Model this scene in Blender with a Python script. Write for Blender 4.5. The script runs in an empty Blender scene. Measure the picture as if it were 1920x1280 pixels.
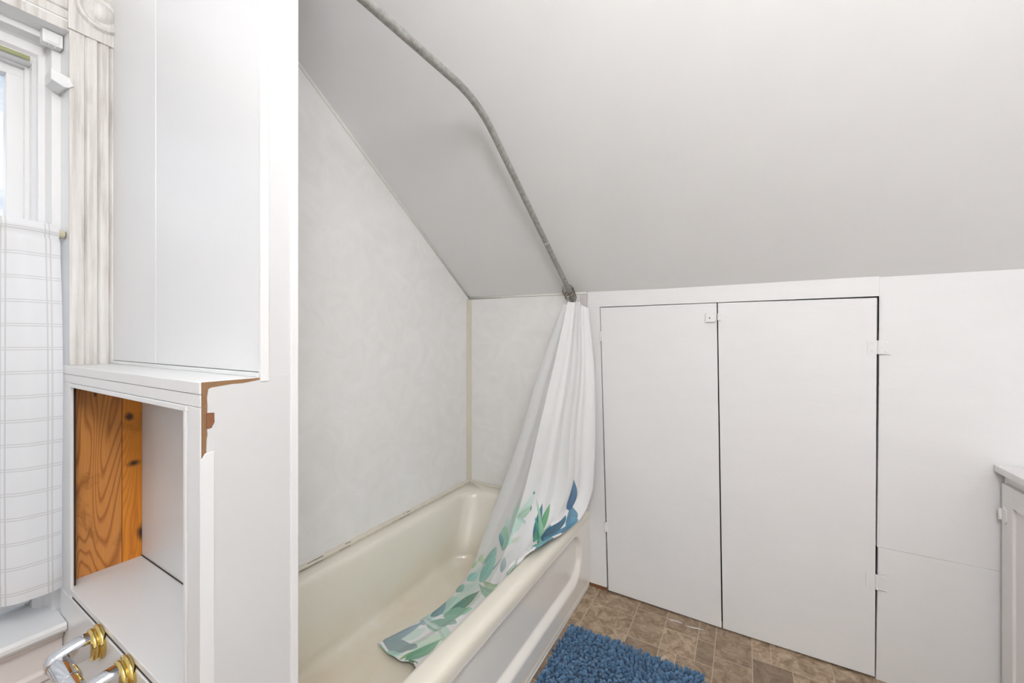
import bpy, bmesh, math, random
import numpy as np
from mathutils import Vector, Matrix
random.seed(7); rng = np.random.default_rng(7)
SC = bpy.context.scene
COL = SC.collection
PI = math.pi

# ------------------------------------------------------------------ helpers
def tag(o, label=None, cat=None, group=None, kind=None):
    if label: o['label'] = label
    if cat: o['category'] = cat
    if group: o['group'] = group
    if kind: o['kind'] = kind
    return o

def empty(name, loc, label, cat, group=None, kind=None):
    o = bpy.data.objects.new(name, None); COL.objects.link(o)
    o.location = loc; o.empty_display_size = .05
    return tag(o, label, cat, group, kind)

def origin_of(o):
    p = Vector((0, 0, 0))
    while o is not None:
        p += o.location; o = o.parent
    return p

class MB:
    """collects shapes in world coordinates and links them as one mesh object"""
    def __init__(s): s.v = []; s.f = []; s.m = []; s.mi = 0
    def add(s, vs, fs):
        b = len(s.v); s.v += [tuple(v) for v in vs]
        s.f += [tuple(i + b for i in f) for f in fs]; s.m += [s.mi] * len(fs)
        return s
    def box(s, x0, x1, y0, y1, z0, z1):
        vs = [(x, y, z) for z in (z0, z1) for y in (y0, y1) for x in (x0, x1)]
        return s.add(vs, [(0, 2, 3, 1), (4, 5, 7, 6), (0, 1, 5, 4), (2, 6, 7, 3), (0, 4, 6, 2), (1, 3, 7, 5)])
    def prism(s, poly, a, b, axis):
        """closed polygon extruded from a to b along axis; poly gives the other two coordinates in xyz order"""
        def mk(p, t):
            q = list(p); q.insert(axis, t); return q
        n = len(poly)
        vs = [mk(p, a) for p in poly] + [mk(p, b) for p in poly]
        fs = [tuple(range(n - 1, -1, -1)), tuple(range(n, 2 * n))]
        fs += [(i, (i + 1) % n, n + (i + 1) % n, n + i) for i in range(n)]
        return s.add(vs, fs)
    def tube(s, pts, r, n=12, cap=True, closed=False):
        pts = [Vector(p) for p in pts]; m = len(pts)
        rs = r if isinstance(r, (list, tuple)) else [r] * m
        up = None; vs = []
        for i, p in enumerate(pts):
            if closed: t = (pts[(i + 1) % m] - pts[i - 1]).normalized()
            else: t = (pts[min(i + 1, m - 1)] - pts[max(i - 1, 0)]).normalized()
            if up is None:
                up = t.cross(Vector((0, 0, 1)))
                if up.length < 1e-3: up = t.cross(Vector((0, 1, 0)))
            up = (up - t * up.dot(t)).normalized(); w = t.cross(up)
            for k in range(n):
                a = 2 * PI * k / n
                vs.append(p + (up * math.cos(a) + w * math.sin(a)) * rs[i])
        fs = []
        for i in range(m if closed else m - 1):
            j = (i + 1) % m
            for k in range(n):
                fs.append((i * n + k, i * n + (k + 1) % n, j * n + (k + 1) % n, j * n + k))
        if cap and not closed:
            fs += [tuple(range(n - 1, -1, -1)), tuple(range((m - 1) * n, m * n))]
        return s.add(vs, fs)
    def lathe(s, c, axis, prof, n=24):
        """prof: list of (distance along axis, radius)"""
        ax = Vector(axis).normalized(); c = Vector(c)
        u = ax.cross(Vector((0, 0, 1)))
        if u.length < 1e-3: u = ax.cross(Vector((0, 1, 0)))
        u.normalize(); w = ax.cross(u); vs = []
        for d, r in prof:
            for k in range(n):
                a = 2 * PI * k / n
                vs.append(c + ax * d + (u * math.cos(a) + w * math.sin(a)) * max(r, 1e-4))
        fs = [(i * n + k, i * n + (k + 1) % n, (i + 1) * n + (k + 1) % n, (i + 1) * n + k)
              for i in range(len(prof) - 1) for k in range(n)]
        fs += [tuple(range(n - 1, -1, -1)), tuple(range((len(prof) - 1) * n, len(prof) * n))]
        return s.add(vs, fs)
    def loft(s, rings, cap0=False, cap1=False):
        n = len(rings[0]); vs = [p for r in rings for p in r]
        fs = [(i * n + k, i * n + (k + 1) % n, (i + 1) * n + (k + 1) % n, (i + 1) * n + k)
              for i in range(len(rings) - 1) for k in range(n)]
        if cap0: fs.append(tuple(range(n - 1, -1, -1)))
        if cap1: fs.append(tuple(range((len(rings) - 1) * n, len(rings) * n)))
        return s.add(vs, fs)
    def build(s, name, mats, parent=None, smooth=False, bevel=0, seg=2, loc=None, angle=None, recalc=True):
        base = origin_of(parent) if parent else Vector((0, 0, 0))
        own = Vector(loc) if loc is not None else Vector((0, 0, 0))
        if loc is not None: off = own
        else: off = base
        me = bpy.data.meshes.new(name)
        me.from_pydata([Vector(v) - off for v in s.v], [], s.f); me.update()
        if recalc:
            bm = bmesh.new(); bm.from_mesh(me)
            bmesh.ops.recalc_face_normals(bm, faces=bm.faces); bm.to_mesh(me); bm.free()
        for m in (mats if isinstance(mats, (list, tuple)) else [mats]): me.materials.append(m)
        me.polygons.foreach_set('material_index', s.m)
        if smooth: me.polygons.foreach_set('use_smooth', [True] * len(me.polygons))
        o = bpy.data.objects.new(name, me); COL.objects.link(o)
        if parent: o.parent = parent; o.location = (own - base) if loc is not None else (0, 0, 0)
        else: o.location = own
        if smooth and angle:
            me.set_sharp_from_angle(angle=math.radians(angle))
        if bevel:
            b = o.modifiers.new('bevel', 'BEVEL'); b.width = bevel; b.segments = seg
            b.limit_method = 'ANGLE'; b.angle_limit = math.radians(40)
        return o

def rrect(x0, x1, y0, y1, r, z, n=8):
    out = []
    for cx, cy, a0 in ((x1 - r, y1 - r, 0), (x0 + r, y1 - r, 90), (x0 + r, y0 + r, 180), (x1 - r, y0 + r, 270)):
        for k in range(n + 1):
            a = math.radians(a0 + 90 * k / n)
            out.append((cx + r * math.cos(a), cy + r * math.sin(a), z))
    return out

def fillet(p0, p1, p2, d, n=12):
    """points of a smooth bend replacing corner p1"""
    p0, p1, p2 = Vector(p0), Vector(p1), Vector(p2)
    a = p1 + (p0 - p1).normalized() * d; b = p1 + (p2 - p1).normalized() * d
    return [(1 - t) ** 2 * a + 2 * t * (1 - t) * p1 + t * t * b for t in [i / n for i in range(n + 1)]]

# ------------------------------------------------------------------ materials
def lin(c):
    return tuple(((x / 255) / 12.92 if x / 255 <= .04045 else ((x / 255 + .055) / 1.055) ** 2.4) for x in c)

class NT:
    def __init__(s, name):
        s.m = bpy.data.materials.new(name); s.m.use_nodes = True
        s.t = s.m.node_tree; s.b = s.t.nodes['Principled BSDF']; s.out = s.t.nodes['Material Output']
    def n(s, typ, **kw):
        nd = s.t.nodes.new(typ)
        for k, v in kw.items():
            if k in nd.inputs.keys() if isinstance(k, str) else False: nd.inputs[k].default_value = v
            else: setattr(nd, k, v)
        return nd
    def l(s, a, b): s.t.links.new(a, b)
    def coord(s, scale=(1, 1, 1), rot=(0, 0, 0), which='Object'):
        c = s.n('ShaderNodeTexCoord'); mp = s.n('ShaderNodeMapping')
        mp.inputs['Scale'].default_value = scale; mp.inputs['Rotation'].default_value = rot
        s.l(c.outputs[which], mp.inputs[0]); return mp.outputs[0]
    def noise(s, vec, scale, detail=4, rough=.5, dist=0):
        nd = s.n('ShaderNodeTexNoise'); nd.inputs['Scale'].default_value = scale
        nd.inputs['Detail'].default_value = detail; nd.inputs['Roughness'].default_value = rough
        nd.inputs['Distortion'].default_value = dist; s.l(vec, nd.inputs['Vector']); return nd.outputs['Fac']
    def ramp(s, fac, stops, interp='LINEAR'):
        r = s.n('ShaderNodeValToRGB'); e = r.color_ramp.elements; r.color_ramp.interpolation = interp
        while len(e) < len(stops): e.new(.5)
        for i, (p, c) in enumerate(stops):
            e[i].position = p; e[i].color = (*c[:3], 1)
        s.l(fac, r.inputs[0]); return r.outputs[0]
    def mix(s, fac, a, b, mode='MIX'):
        m = s.n('ShaderNodeMix', data_type='RGBA', blend_type=mode)
        for sock, v in ((m.inputs[0], fac), (m.inputs[6], a), (m.inputs[7], b)):
            if isinstance(v, (int, float)): sock.default_value = v
            elif isinstance(v, tuple): sock.default_value = (*v[:3], 1)
            else: s.l(v, sock)
        return m.outputs[2]
    def math(s, op, a, b=0, clamp=False):
        m = s.n('ShaderNodeMath', operation=op, use_clamp=clamp)
        for i, v in enumerate((a, b)):
            if isinstance(v, (int, float)): m.inputs[i].default_value = v
            else: s.l(v, m.inputs[i])
        return m.outputs[0]
    def bump(s, h, strength=.2, dist=.002):
        b = s.n('ShaderNodeBump'); b.inputs['Strength'].default_value = strength
        b.inputs['Distance'].default_value = dist; s.l(h, b.inputs['Height']); s.l(b.outputs[0], s.b.inputs['Normal'])
    def color(s, c):
        if isinstance(c, tuple): s.b.inputs['Base Color'].default_value = (*c[:3], 1)
        else: s.l(c, s.b.inputs['Base Color'])
        return s
    def set(s, rough=.5, metal=0, spec=.5, coat=0):
        s.b.inputs['Roughness'].default_value = rough; s.b.inputs['Metallic'].default_value = metal
        s.b.inputs['Specular IOR Level'].default_value = spec; s.b.inputs['Coat Weight'].default_value = coat
        return s.m

def paint(name, rgb, rough=.4, mott=.03, bump=.12, scale=40, stretch=(1, 1, 1), spec=.5):
    t = NT(name); v = t.coord(stretch); c = lin(rgb)
    f = t.noise(v, 3.5, 5, .6)
    t.color(t.ramp(f, [(.3, tuple(x * (1 - mott) for x in c)), (.7, tuple(min(1, x * (1 + mott)) for x in c))]))
    t.bump(t.noise(v, scale, 3), bump, .002)
    return t.set(rough, spec=spec)

M = {}
M['ceiling'] = paint('ceiling paint', (243, 243, 243), .85, .012, .08, 60)
M['wall'] = paint('wall paint', (241, 240, 240), .55, .015, .18, 90, (1, 1, 1))
M['ply'] = paint('painted plywood', (239, 238, 238), .5, .012, .14, 30, (1, 1, 4))
M['white'] = paint('white gloss paint', (224, 224, 224), .28, .012, .10, 30)
M['panel'] = paint('white panel paint', (227, 228, 229), .27, .012, .06, 14, (1, 1, .35))
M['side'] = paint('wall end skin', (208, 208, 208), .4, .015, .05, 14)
M['apron_wood'] = paint('old trim paint', (222, 214, 210), .45, .06, .1, 30)
M['vanity'] = paint('vanity paint', (238, 235, 234), .45, .02, .12, 40)
M['caulk'] = paint('yellowed caulk', (221, 215, 200), .45, .05, .3, 60)
M['trimbead'] = paint('bead paint', (236, 233, 228), .4, .02, .1, 40)

t = NT('streaked casing paint'); v = t.coord((18, 18, .9)); w = t.coord((5, 5, 2.5))
f = t.math('ADD', t.math('MULTIPLY', t.noise(v, 4, 5, .65), .6), t.math('MULTIPLY', t.noise(w, 1.5, 4, .6), .4))
t.color(t.ramp(f, [(.34, lin((166, 161, 154))), (.5, lin((206, 202, 197))), (.66, lin((226, 224, 221)))]))
t.bump(t.noise(v, 6, 4), .2, .002); M['casing'] = t.set(.42)

t = NT('marbled surround laminate'); v = t.coord((1, 1, 1))
f = t.noise(v, 7, 8, .62, 1.6); g = t.noise(v, 2.2, 4, .5, .5)
t.color(t.mix(t.ramp(g, [(.35, (0, 0, 0)), (.7, (1, 1, 1))]), t.ramp(f, [(.3, lin((237, 237, 235))), (.7, lin((245, 244, 243)))]),
              t.ramp(f, [(.3, lin((236, 233, 231))), (.7, lin((244, 242, 240)))])))
M['surround'] = t.set(.38)

t = NT('bone tub enamel'); v = t.coord()
f = t.noise(v, 2.6, 6, .6, .6)
sep = t.n('ShaderNodeSeparateXYZ'); t.l(v, sep.inputs[0])
low = t.math('SUBTRACT', 1, t.math('MULTIPLY', t.math('SUBTRACT', sep.outputs[2], .07), 6, ), True)   # the standing-water stain sits on the basin floor
fac = t.math('MULTIPLY', low, t.ramp(f, [(.35, (0, 0, 0)), (.62, (1, 1, 1))]), True)
t.color(t.mix(t.math('MULTIPLY', fac, .6), lin((236, 231, 217)), lin((224, 204, 172))))
t.bump(t.noise(v, 9, 2), .03, .002); M['tub'] = t.set(.2, coat=.25)
t = NT('bone apron enamel'); t.color(lin((243, 239, 232))); M['apron'] = t.set(.16, coat=.3)

t = NT('galvanised conduit'); v = t.coord(); f = t.noise(v, 70, 6, .7); g = t.noise(v, 22, 5, .75)
chips = t.ramp(g, [(.62, (0, 0, 0)), (.66, (1, 1, 1))])
t.color(t.mix(chips, t.ramp(f, [(.3, lin((142, 140, 136))), (.7, lin((186, 184, 180)))]), lin((226, 224, 220))))
t.l(t.math('SUBTRACT', .4, t.math('MULTIPLY', chips, .4)), t.b.inputs['Metallic'])
t.bump(f, .25, .002); M['rod'] = t.set(.45, .4)

def metal(name, rgb, rough):
    t = NT(name); t.color(lin(rgb)); f = t.noise(t.coord(), 30, 3); t.bump(f, .02, .001); return t.set(rough, 1)
M['chrome'] = metal('chrome', (226, 228, 232), .07)
M['brass'] = metal('polished brass', (222, 196, 124), .12)
M['wire'] = metal('dulled steel wire', (120, 110, 96), .3)

def wood(name, c0, c1, c2, knots, seed):
    t = NT(name); v = t.coord((1, 9, .8)); t.m  # planks stand upright: rings stretch along z
    tc = t.n('ShaderNodeTexCoord'); mp = t.n('ShaderNodeMapping'); mp.inputs['Location'].default_value = (seed, seed * .7, seed * .3)
    mp.inputs['Scale'].default_value = (1, 1, .11); t.l(tc.outputs['Object'], mp.inputs[0])
    base = t.noise(mp.outputs[0], 9, 2, .4, .8)
    ring = t.math('FRACT', t.math('MULTIPLY', base, 44))
    ringc = t.ramp(ring, [(0, c1), (.14, c2), (.3, c0), (.78, c0), (.92, c2), (1, c1)])
    mp2 = t.n('ShaderNodeMapping'); mp2.inputs['Scale'].default_value = (60, 160, 4); t.l(tc.outputs['Object'], mp2.inputs[0])
    fine = t.noise(mp2.outputs[0], 2, 4, .6)
    col = t.mix(.35, ringc, t.ramp(fine, [(.3, c2), (.7, c0)]))
    mp3 = t.n('ShaderNodeMapping'); mp3.inputs['Scale'].default_value = (4, 10, 7); mp3.inputs['Location'].default_value = (seed, 0, seed); t.l(tc.outputs['Object'], mp3.inputs[0])
    pat = t.noise(mp3.outputs[0], 1.3, 5, .6, .6)
    col = t.mix(t.ramp(pat, [(.58, (0, 0, 0)), (.75, (1, 1, 1))]), col, tuple(x * .55 for x in c2))
    for (ky, kz, ry, rz) in knots:
        gm = t.n('ShaderNodeMapping', vector_type='POINT'); gm.inputs['Scale'].default_value = (0, 1 / ry, 1 / rz)
        gm.inputs['Location'].default_value = (0, -ky / ry, -kz / rz); t.l(tc.outputs['Object'], gm.inputs[0])
        ln = t.n('ShaderNodeVectorMath', operation='LENGTH'); t.l(gm.outputs[0], ln.inputs[0])
        d = t.math('ADD', ln.outputs['Value'], t.math('MULTIPLY', t.math('SUBTRACT', t.noise(mp3.outputs[0], 6, 3), .5), .9))
        k = t.ramp(d, [(.25, (1, 1, 1)), (1.0, (0, 0, 0))])
        col = t.mix(t.math('MULTIPLY', k, .92), col, lin((40, 22, 10)))
    t.color(col); t.bump(fine, .15, .001); return t.set(.38, coat=.15)
NX, NY, NZ = -1.365, .268, .638            # origin of the niche cabinet empty
M['plank_a'] = wood('varnished pine, ringed', lin((216, 146, 72)), lin((140, 78, 30)), lin((186, 114, 50)), [(.050, .425, .005, .008)], 3.1)
M['plank_b'] = wood('varnished pine, amber', lin((228, 146, 48)), lin((190, 108, 30)), lin((212, 128, 38)), [(.110, .362, .012, .013), (.120, .242, .018, .011), (.134, .06, .012, .03), (.134, .44, .010, .03)], 8.4)
M['raw'] = paint('raw fibreboard edge', (146, 112, 80), .85, .25, .8, 160)
M['torn'] = paint('torn brown facing', (138, 92, 62), .8, .1, .4, 120)
M['darkwood'] = paint('dark stained wood', (70, 48, 34), .7, .3, .4, 80)
M['brownwood'] = paint('bare brown base wood', (128, 84, 54), .7, .25, .5, 80)
M['void'] = paint('dark eaves boards', (58, 44, 34), .9, .2, .4, 40)
M['tape'] = paint('olive tape', (150, 152, 112), .7, .2, .3, 60)
M['tan'] = paint('tan rubber', (190, 182, 158), .6, .05, .1, 60)
M['darkgap'] = paint('dark joint colour', (74, 66, 58), .9, .2, .2, 60)  # dark tone for joints, cracks and the gap below the shelf
M['grey'] = paint('greyish old paint', (214, 208, 206), .5, .04, .15, 60)

t = NT('vinyl stone tiles'); v = t.coord()
a = t.n('ShaderNodeAttribute', attribute_name='tile')
vv = t.n('ShaderNodeVectorMath', operation='MULTIPLY_ADD'); t.l(a.outputs['Color'], vv.inputs[0]); vv.inputs[1].default_value = (9, 7, 5); t.l(v, vv.inputs[2])
f = t.noise(vv.outputs[0], 24, 10, .74, .9); g = t.noise(vv.outputs[0], 60, 8, .75, .6)
col = t.ramp(f, [(.34, lin((118, 96, 76))), (.46, lin((160, 137, 112))), (.54, lin((182, 160, 134))), (.68, lin((212, 192, 164)))])
sepc = t.n('ShaderNodeSeparateColor'); t.l(a.outputs['Color'], sepc.inputs[0])
col = t.mix(t.math('MULTIPLY', sepc.outputs[0], .65), col, lin((112, 92, 76)))
col = t.mix(t.ramp(g, [(.55, (0, 0, 0)), (.72, (.7, .7, .7))]), col, lin((100, 80, 62)))
t.color(col); t.bump(f, .08, .001); M['tile'] = t.set(.35)
M['grout'] = paint('vinyl joint', (194, 176, 152), .5, .05, .1, 60)

t = NT('blue chenille'); a = t.n('ShaderNodeAttribute', attribute_name='tone')
f = t.noise(t.coord(), 500, 2)
t.color(t.mix(t.math('MULTIPLY', f, .25), t.ramp(a.outputs['Fac'], [(0, lin((48, 86, 122))), (1, lin((92, 136, 172)))]), lin((40, 74, 110))))
t.b.inputs['Sheen Weight'].default_value = .35
t.bump(f, .5, .001); M['mat'] = t.set(.85)
M['matbase'] = paint('mat backing', (48, 78, 110), .9, .1, .2, 80)

t = NT('printed shower curtain'); a = t.n('ShaderNodeAttribute', attribute_name='print'); v = t.coord()
t.color(a.outputs['Color']); t.bump(t.noise(v, 900, 2), .12, .0006); t.set(.62)
tr = t.n('ShaderNodeBsdfTranslucent'); t.l(a.outputs['Color'], tr.inputs['Color'])
mx = t.n('ShaderNodeMixShader'); mx.inputs[0].default_value = .16
t.l(t.b.outputs[0], mx.inputs[1]); t.l(tr.outputs[0], mx.inputs[2]); t.l(mx.outputs[0], t.out.inputs[0]); M['curtain'] = t.m

t = NT('drawn-thread voile'); uv = t.n('ShaderNodeUVMap'); s2 = t.n('ShaderNodeSeparateXYZ'); t.l(uv.outputs[0], s2.inputs[0])
def lines(c, per, off):
    q = t.math('FRACT', t.math('ADD', t.math('DIVIDE', c, per), off))
    A = t.math('LESS_THAN', t.math('ABSOLUTE', t.math('SUBTRACT', q, .45)), .018)
    B = t.math('LESS_THAN', t.math('ABSOLUTE', t.math('SUBTRACT', q, .55)), .018)
    return t.math('MAXIMUM', A, B)
L = t.math('MAXIMUM', lines(s2.outputs[0], .075, .2), lines(s2.outputs[1], .052, .1))
weave = t.noise(t.coord((1, 1, 1)), 900, 2)
col = t.mix(t.math('MULTIPLY', L, .5), lin((243, 243, 244)), lin((196, 194, 192)))
t.color(col); t.set(.8); t.bump(t.math('ADD', t.math('MULTIPLY', L, 1.5), weave), .25, .0006)
tr = t.n('ShaderNodeBsdfTranslucent'); t.l(col, tr.inputs['Color'])
mx = t.n('ShaderNodeMixShader'); mx.inputs[0].default_value = .38
t.l(t.b.outputs[0], mx.inputs[1]); t.l(tr.outputs[0], mx.inputs[2]); t.l(mx.outputs[0], t.out.inputs[0]); M['voile'] = t.m

t = NT('window glass'); M['glass'] = t.set(.0)
g = t.n('ShaderNodeBsdfGlass'); g.inputs['IOR'].default_value = 1.05; g.inputs['Roughness'].default_value = 0
tp = t.n('ShaderNodeBsdfTransparent'); gl = t.n('ShaderNodeBsdfGlossy'); gl.inputs['Roughness'].default_value = .02
mx = t.n('ShaderNodeMixShader'); mx.inputs[0].default_value = .05
t.l(tp.outputs[0], mx.inputs[1]); t.l(gl.outputs[0], mx.inputs[2]); t.l(mx.outputs[0], t.out.inputs[0])

# ------------------------------------------------------------------ the room
XG, YK = -1.37, 1.85            # window wall, low wall under the roof
XR, YR, ZF = 1.22, -1.65, 2.42  # right wall, wall behind the camera, flat ceiling
EZ, SL = 1.41, .7347            # eaves height, roof slope
def eave(x): return EZ + max(0, min(1, (-.3 - x) / 1.07)) * .016
YF = YK - (ZF - EZ) / SL

# floor: vinyl printed as stone tiles of mixed sizes
g = .0620; nx, ny = 44, 58; used = np.zeros((nx, ny), bool)
b = MB(); b.mi = 0
b.add([(XG - .05, YR - .05, -.0006), (XR + .05, YR - .05, -.0006), (XR + .05, YK + .05, -.0006), (XG - .05, YK + .05, -.0006)], [(0, 1, 2, 3)])
b.add([(XG - .05, YR - .05, -.06), (XR + .05, YR - .05, -.06), (XR + .05, YK + .05, -.06), (XG - .05, YK + .05, -.06)], [(3, 2, 1, 0)])
tones = [(0, 0, 0)] * 2; b.mi = 1
for j in range(ny):
    for i in range(nx):
        if used[i, j]: continue
        for (w, h) in random.sample([(2, 2), (3, 2), (2, 3), (1, 2), (2, 1), (2, 2), (3, 3)], 5) + [(1, 1)]:
            if i + w <= nx and j + h <= ny and not used[i:i + w, j:j + h].any(): break
        used[i:i + w, j:j + h] = True
        x0 = XG - .03 + i * g; y1 = YK + .012 - j * g; e = .0014
        b.add([(x0 + e, y1 - h * g + e, 0), (x0 + w * g - e, y1 - h * g + e, 0), (x0 + w * g - e, y1 - e, 0), (x0 + e, y1 - e, 0)], [(0, 1, 2, 3)])
        tones.append((random.random() ** 1.6, random.random(), random.random()))
fl = b.build('floor', [M['grout'], M['tile']], recalc=False)
at = fl.data.color_attributes.new('tile', 'FLOAT_COLOR', 'CORNER')
cc = []
for p, c in zip(fl.data.polygons, tones): cc += [(*c, 1)] * p.loop_total
at.data.foreach_set('color', np.array(cc, dtype=np.float32).ravel())
tag(fl, 'brown stone-look vinyl tile floor in mixed tile sizes', 'floor', kind='structure')

for pts in ([(-.285, 1.797), (-.262, 1.802), (-.228, 1.8035), (-.222, 1.800), (-.245, 1.798), (-.268, 1.7945)],
            [(-.217, 1.792), (-.198, 1.7955), (-.165, 1.803), (-.138, 1.804), (-.158, 1.7985), (-.185, 1.792)]):
    b = MB(); b.prism(pts, 0, .0005, 2); b.build('paint_scuff', M['white'], fl)
# ceiling: roof slope and the flat part above the camera
b = MB(); xs = [XG - .2, XG, -.3, XR + .2]
for x0, x1 in zip(xs, xs[1:]):
    e0, e1 = eave(x0), eave(x1); ov = .12
    pts = []
    for x, e in ((x0, e0), (x1, e1)):
        pts += [(x, YK + ov, e - SL * ov), (x, YF, e + SL * (YK - YF)), (x, YF, e + SL * (YK - YF) + .12), (x, YK + ov, e - SL * ov + .12)]
    b.add(pts, [(0, 1, 2, 3), (7, 6, 5, 4), (0, 4, 5, 1), (1, 5, 6, 2), (2, 6, 7, 3), (3, 7, 4, 0)])
b.box(XG - .2, XR + .2, YR - .1, YF + .02, ZF, ZF + .12)
tag(b.build('ceiling', M['ceiling']), 'smooth off-white ceiling sloping down to the low wall', 'ceiling', kind='structure')

def roofz(y): return min(ZF, EZ + .016 + SL * (YK - y))
# window wall (gable), with a real opening
WY0, WY1, WZ0, WZ1 = -.64, .276, .555, 1.905
b = MB()
b.prism([(YR - .1, -.05), (WY0, -.05), (WY0, ZF), (YR - .1, ZF)], XG - .16, XG, 0)
b.prism([(WY0, -.05), (WY1, -.05), (WY1, WZ0), (WY0, WZ0)], XG - .16, XG, 0)
b.prism([(WY0, WZ1), (WY1, WZ1), (WY1, ZF), (WY0, ZF)], XG - .16, XG, 0)
b.prism([(WY1, -.05), (YK + .1, -.05), (YK + .1, 1.38), (YK, EZ + .05), (YF, ZF + .04), (WY1, ZF + .04)], XG - .16, XG, 0)
tag(b.build('wall_left', M['wall']), 'white painted gable wall that holds the window', 'wall', kind='structure')
b = MB(); b.box(XR, XR + .1, YR - .1, YK + .1, -.05, ZF)
tag(b.build('wall_right', M['wall']), 'white wall behind the vanity cabinet', 'wall', kind='structure')
b = MB(); b.box(XG - .1, XR + .1, YR - .1, YR, -.05, ZF)
tag(b.build('wall_rear', M['wall']), 'white wall behind the camera', 'wall', kind='structure')

# low wall under the eaves with the storage opening; painted boards with hairline joints
b = MB(); OX0, OX0b, OX1, OX1b, OZ = -.5945, -.5595, .4085, .3995, 1.344
zt = 1.50
b.box(XG - .02, -.655, YK, YK + .02, -.02, zt)                                                   # behind the tub
b.prism([(-.655, .018), (OX0b, .018), (OX0, OZ), (-.655, OZ)], YK - .004, YK + .018, 1)          # left stile
b.box(-.655, .4075, YK - .004, YK + .018, OZ, zt)                                                # header board
b.box(.4085, XR + .05, YK, YK + .018, .4655, zt)                                                 # right sheet, upper
b.prism([(OX1b, -.02), (XR + .05, -.02), (XR + .05, .465), (OX1b + .006, .4645)], YK, YK + .018, 1)   # right sheet, lower
b.prism([(OX1b + .003, .4645), (OX1, .4645), (OX1, OZ), (OX1 + .001, OZ)], YK, YK + .018, 1)
kw = tag(b.build('wall_far', M['ply'], bevel=.0012), 'low white board wall under the sloping ceiling', 'wall', kind='structure')
b = MB(); b.box(-.652, -.566, YK - .002, YK + .02, 0, .017)
tag(b.build('trim_1', M['brownwood'], bevel=.002), 'bare brown strip of wood at the floor between tub and left closet door', 'trim', kind='structure')
# eaves space behind, boards coloured dark so the door gaps look dark
b = MB()
b.box(XG, XR, YK + .5, YK + .52, -.05, 1.4); b.box(XG, XR, YK + .02, YK + .5, -.05, -.002)
b.box(-.70, -.68, YK + .021, YK + .5, 0, 1.42); b.box(.5, .52, YK + .021, YK + .5, 0, 1.42); b.box(-.7, .52, YK + .021, YK + .5, 1.37, 1.39)
tag(b.build('wall_eaves', M['void']), 'boards inside the eaves closet, coloured dark behind the door gaps', 'wall', kind='structure')

# closet doors (hung a little askew)
def door(name, bl, br, tr, tl, label):
    o = MB().prism([bl, br, tr, tl], YK - .004, YK + .014, 1).build(name, M['ply'], bevel=.0015, loc=(bl[0], YK, 0))
    return tag(o, label, 'door', 'eaves closet doors', 'structure')
d1 = door('door_1', (-.5525, .008), (-.0805, .004), (-.0985, 1.3415), (-.5915, 1.3405), 'left closet door, narrower white slab beside the shower curtain')
d2 = door('door_2', (-.0755, .004), (.3960, .008), (.4020, 1.3385), (-.0945, 1.3415), 'right closet door, wider white slab hinged at the right')
def hinge(parent, x, z, w=.032, h=.05):
    b = MB()
    b.box(x - w, x + w, YK - .0068, YK - .0045, z - h / 2, z + h / 2)
    b.tube([(x, YK - .0085, z - h / 2), (x, YK - .0085, z + h / 2)], .0042, 10)
    for sx in (-1, 1):
        for sz in (-1, 1): b.lathe((x + sx * w * .62, YK - .0068, z + sz * h * .3), (0, -1, 0), [(0, .004), (.001, .003)], 10)
    b.build('hinge', M['ply'], parent, smooth=True, angle=35)
hinge(d1, -.588, 1.205, .012, .045); hinge(d1, -.566, .305, .012, .045)
hinge(d2, .406, 1.165, .030, .048); hinge(d2, .400, .345, .028, .052)
b = MB()
b.box(-.140, -.104, YK - .013, YK - .0045, 1.262, 1.300); b.box(-.108, -.099, YK - .010, YK - .0045, 1.268, 1.296)
la = b.build('latch', M['ply'], d1, bevel=.002)
MB().lathe((-.124, YK - .013, 1.280), (0, -1, 0), [(0, .0026), (.0004, .0022)], 10).build('screw_hole', M['void'], la)
MB().box(-.0955, -.082, YK - .010, YK - .0045, 1.269, 1.299).build('latch_keeper', M['ply'], d2, bevel=.002)

# ------------------------------------------------------------------ window, its trim and sill
w = empty('window_1', (XG, WY1, WZ0), 'white wooden sash window at the left edge behind the half curtain', 'window', kind='structure')
prof = [(-1.345, .2760), (-1.395, .2725), (-1.395, .2585), (-1.4235, .2570), (-1.430, .2545), (-1.430, .2440), (-1.438, .2420), (-1.445, .2370), (-1.470, .2370), (-1.470, .2300)]
# right jamb: stop, blind stop and bead as one stepped moulding
b = MB(); pl = [(-1.3458, .2757)] + prof[1:] + [(-1.53, .2300), (-1.53, .300), (-1.3475, .300), (-1.3475, .2757)]
b.prism(pl, WZ0, WZ1 + .03, 2)
b.build('jamb', M['white'], w, bevel=.0012)
b = MB(); b.prism([(x, WY0 - (y - WY1)) for x, y in pl], WZ0, WZ1 + .03, 2); b.build('jamb', M['white'], w, bevel=.0012)
hp = [(-1.3475, 1.9047), (-1.3458, 1.9047), (-1.395, 1.902), (-1.395, 1.888), (-1.4235, 1.886), (-1.430, 1.882), (-1.430, 1.862), (-1.438, 1.856), (-1.445, 1.842), (-1.470, 1.842), (-1.470, 1.838), (-1.53, 1.838), (-1.53, 1.94), (-1.3475, 1.94)]
b = MB(); b.prism([(x + .0008, z) for x, z in hp], WY0 - .02, WY1 + .02, 1); b.build('head', M['white'], w, bevel=.0012)
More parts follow.
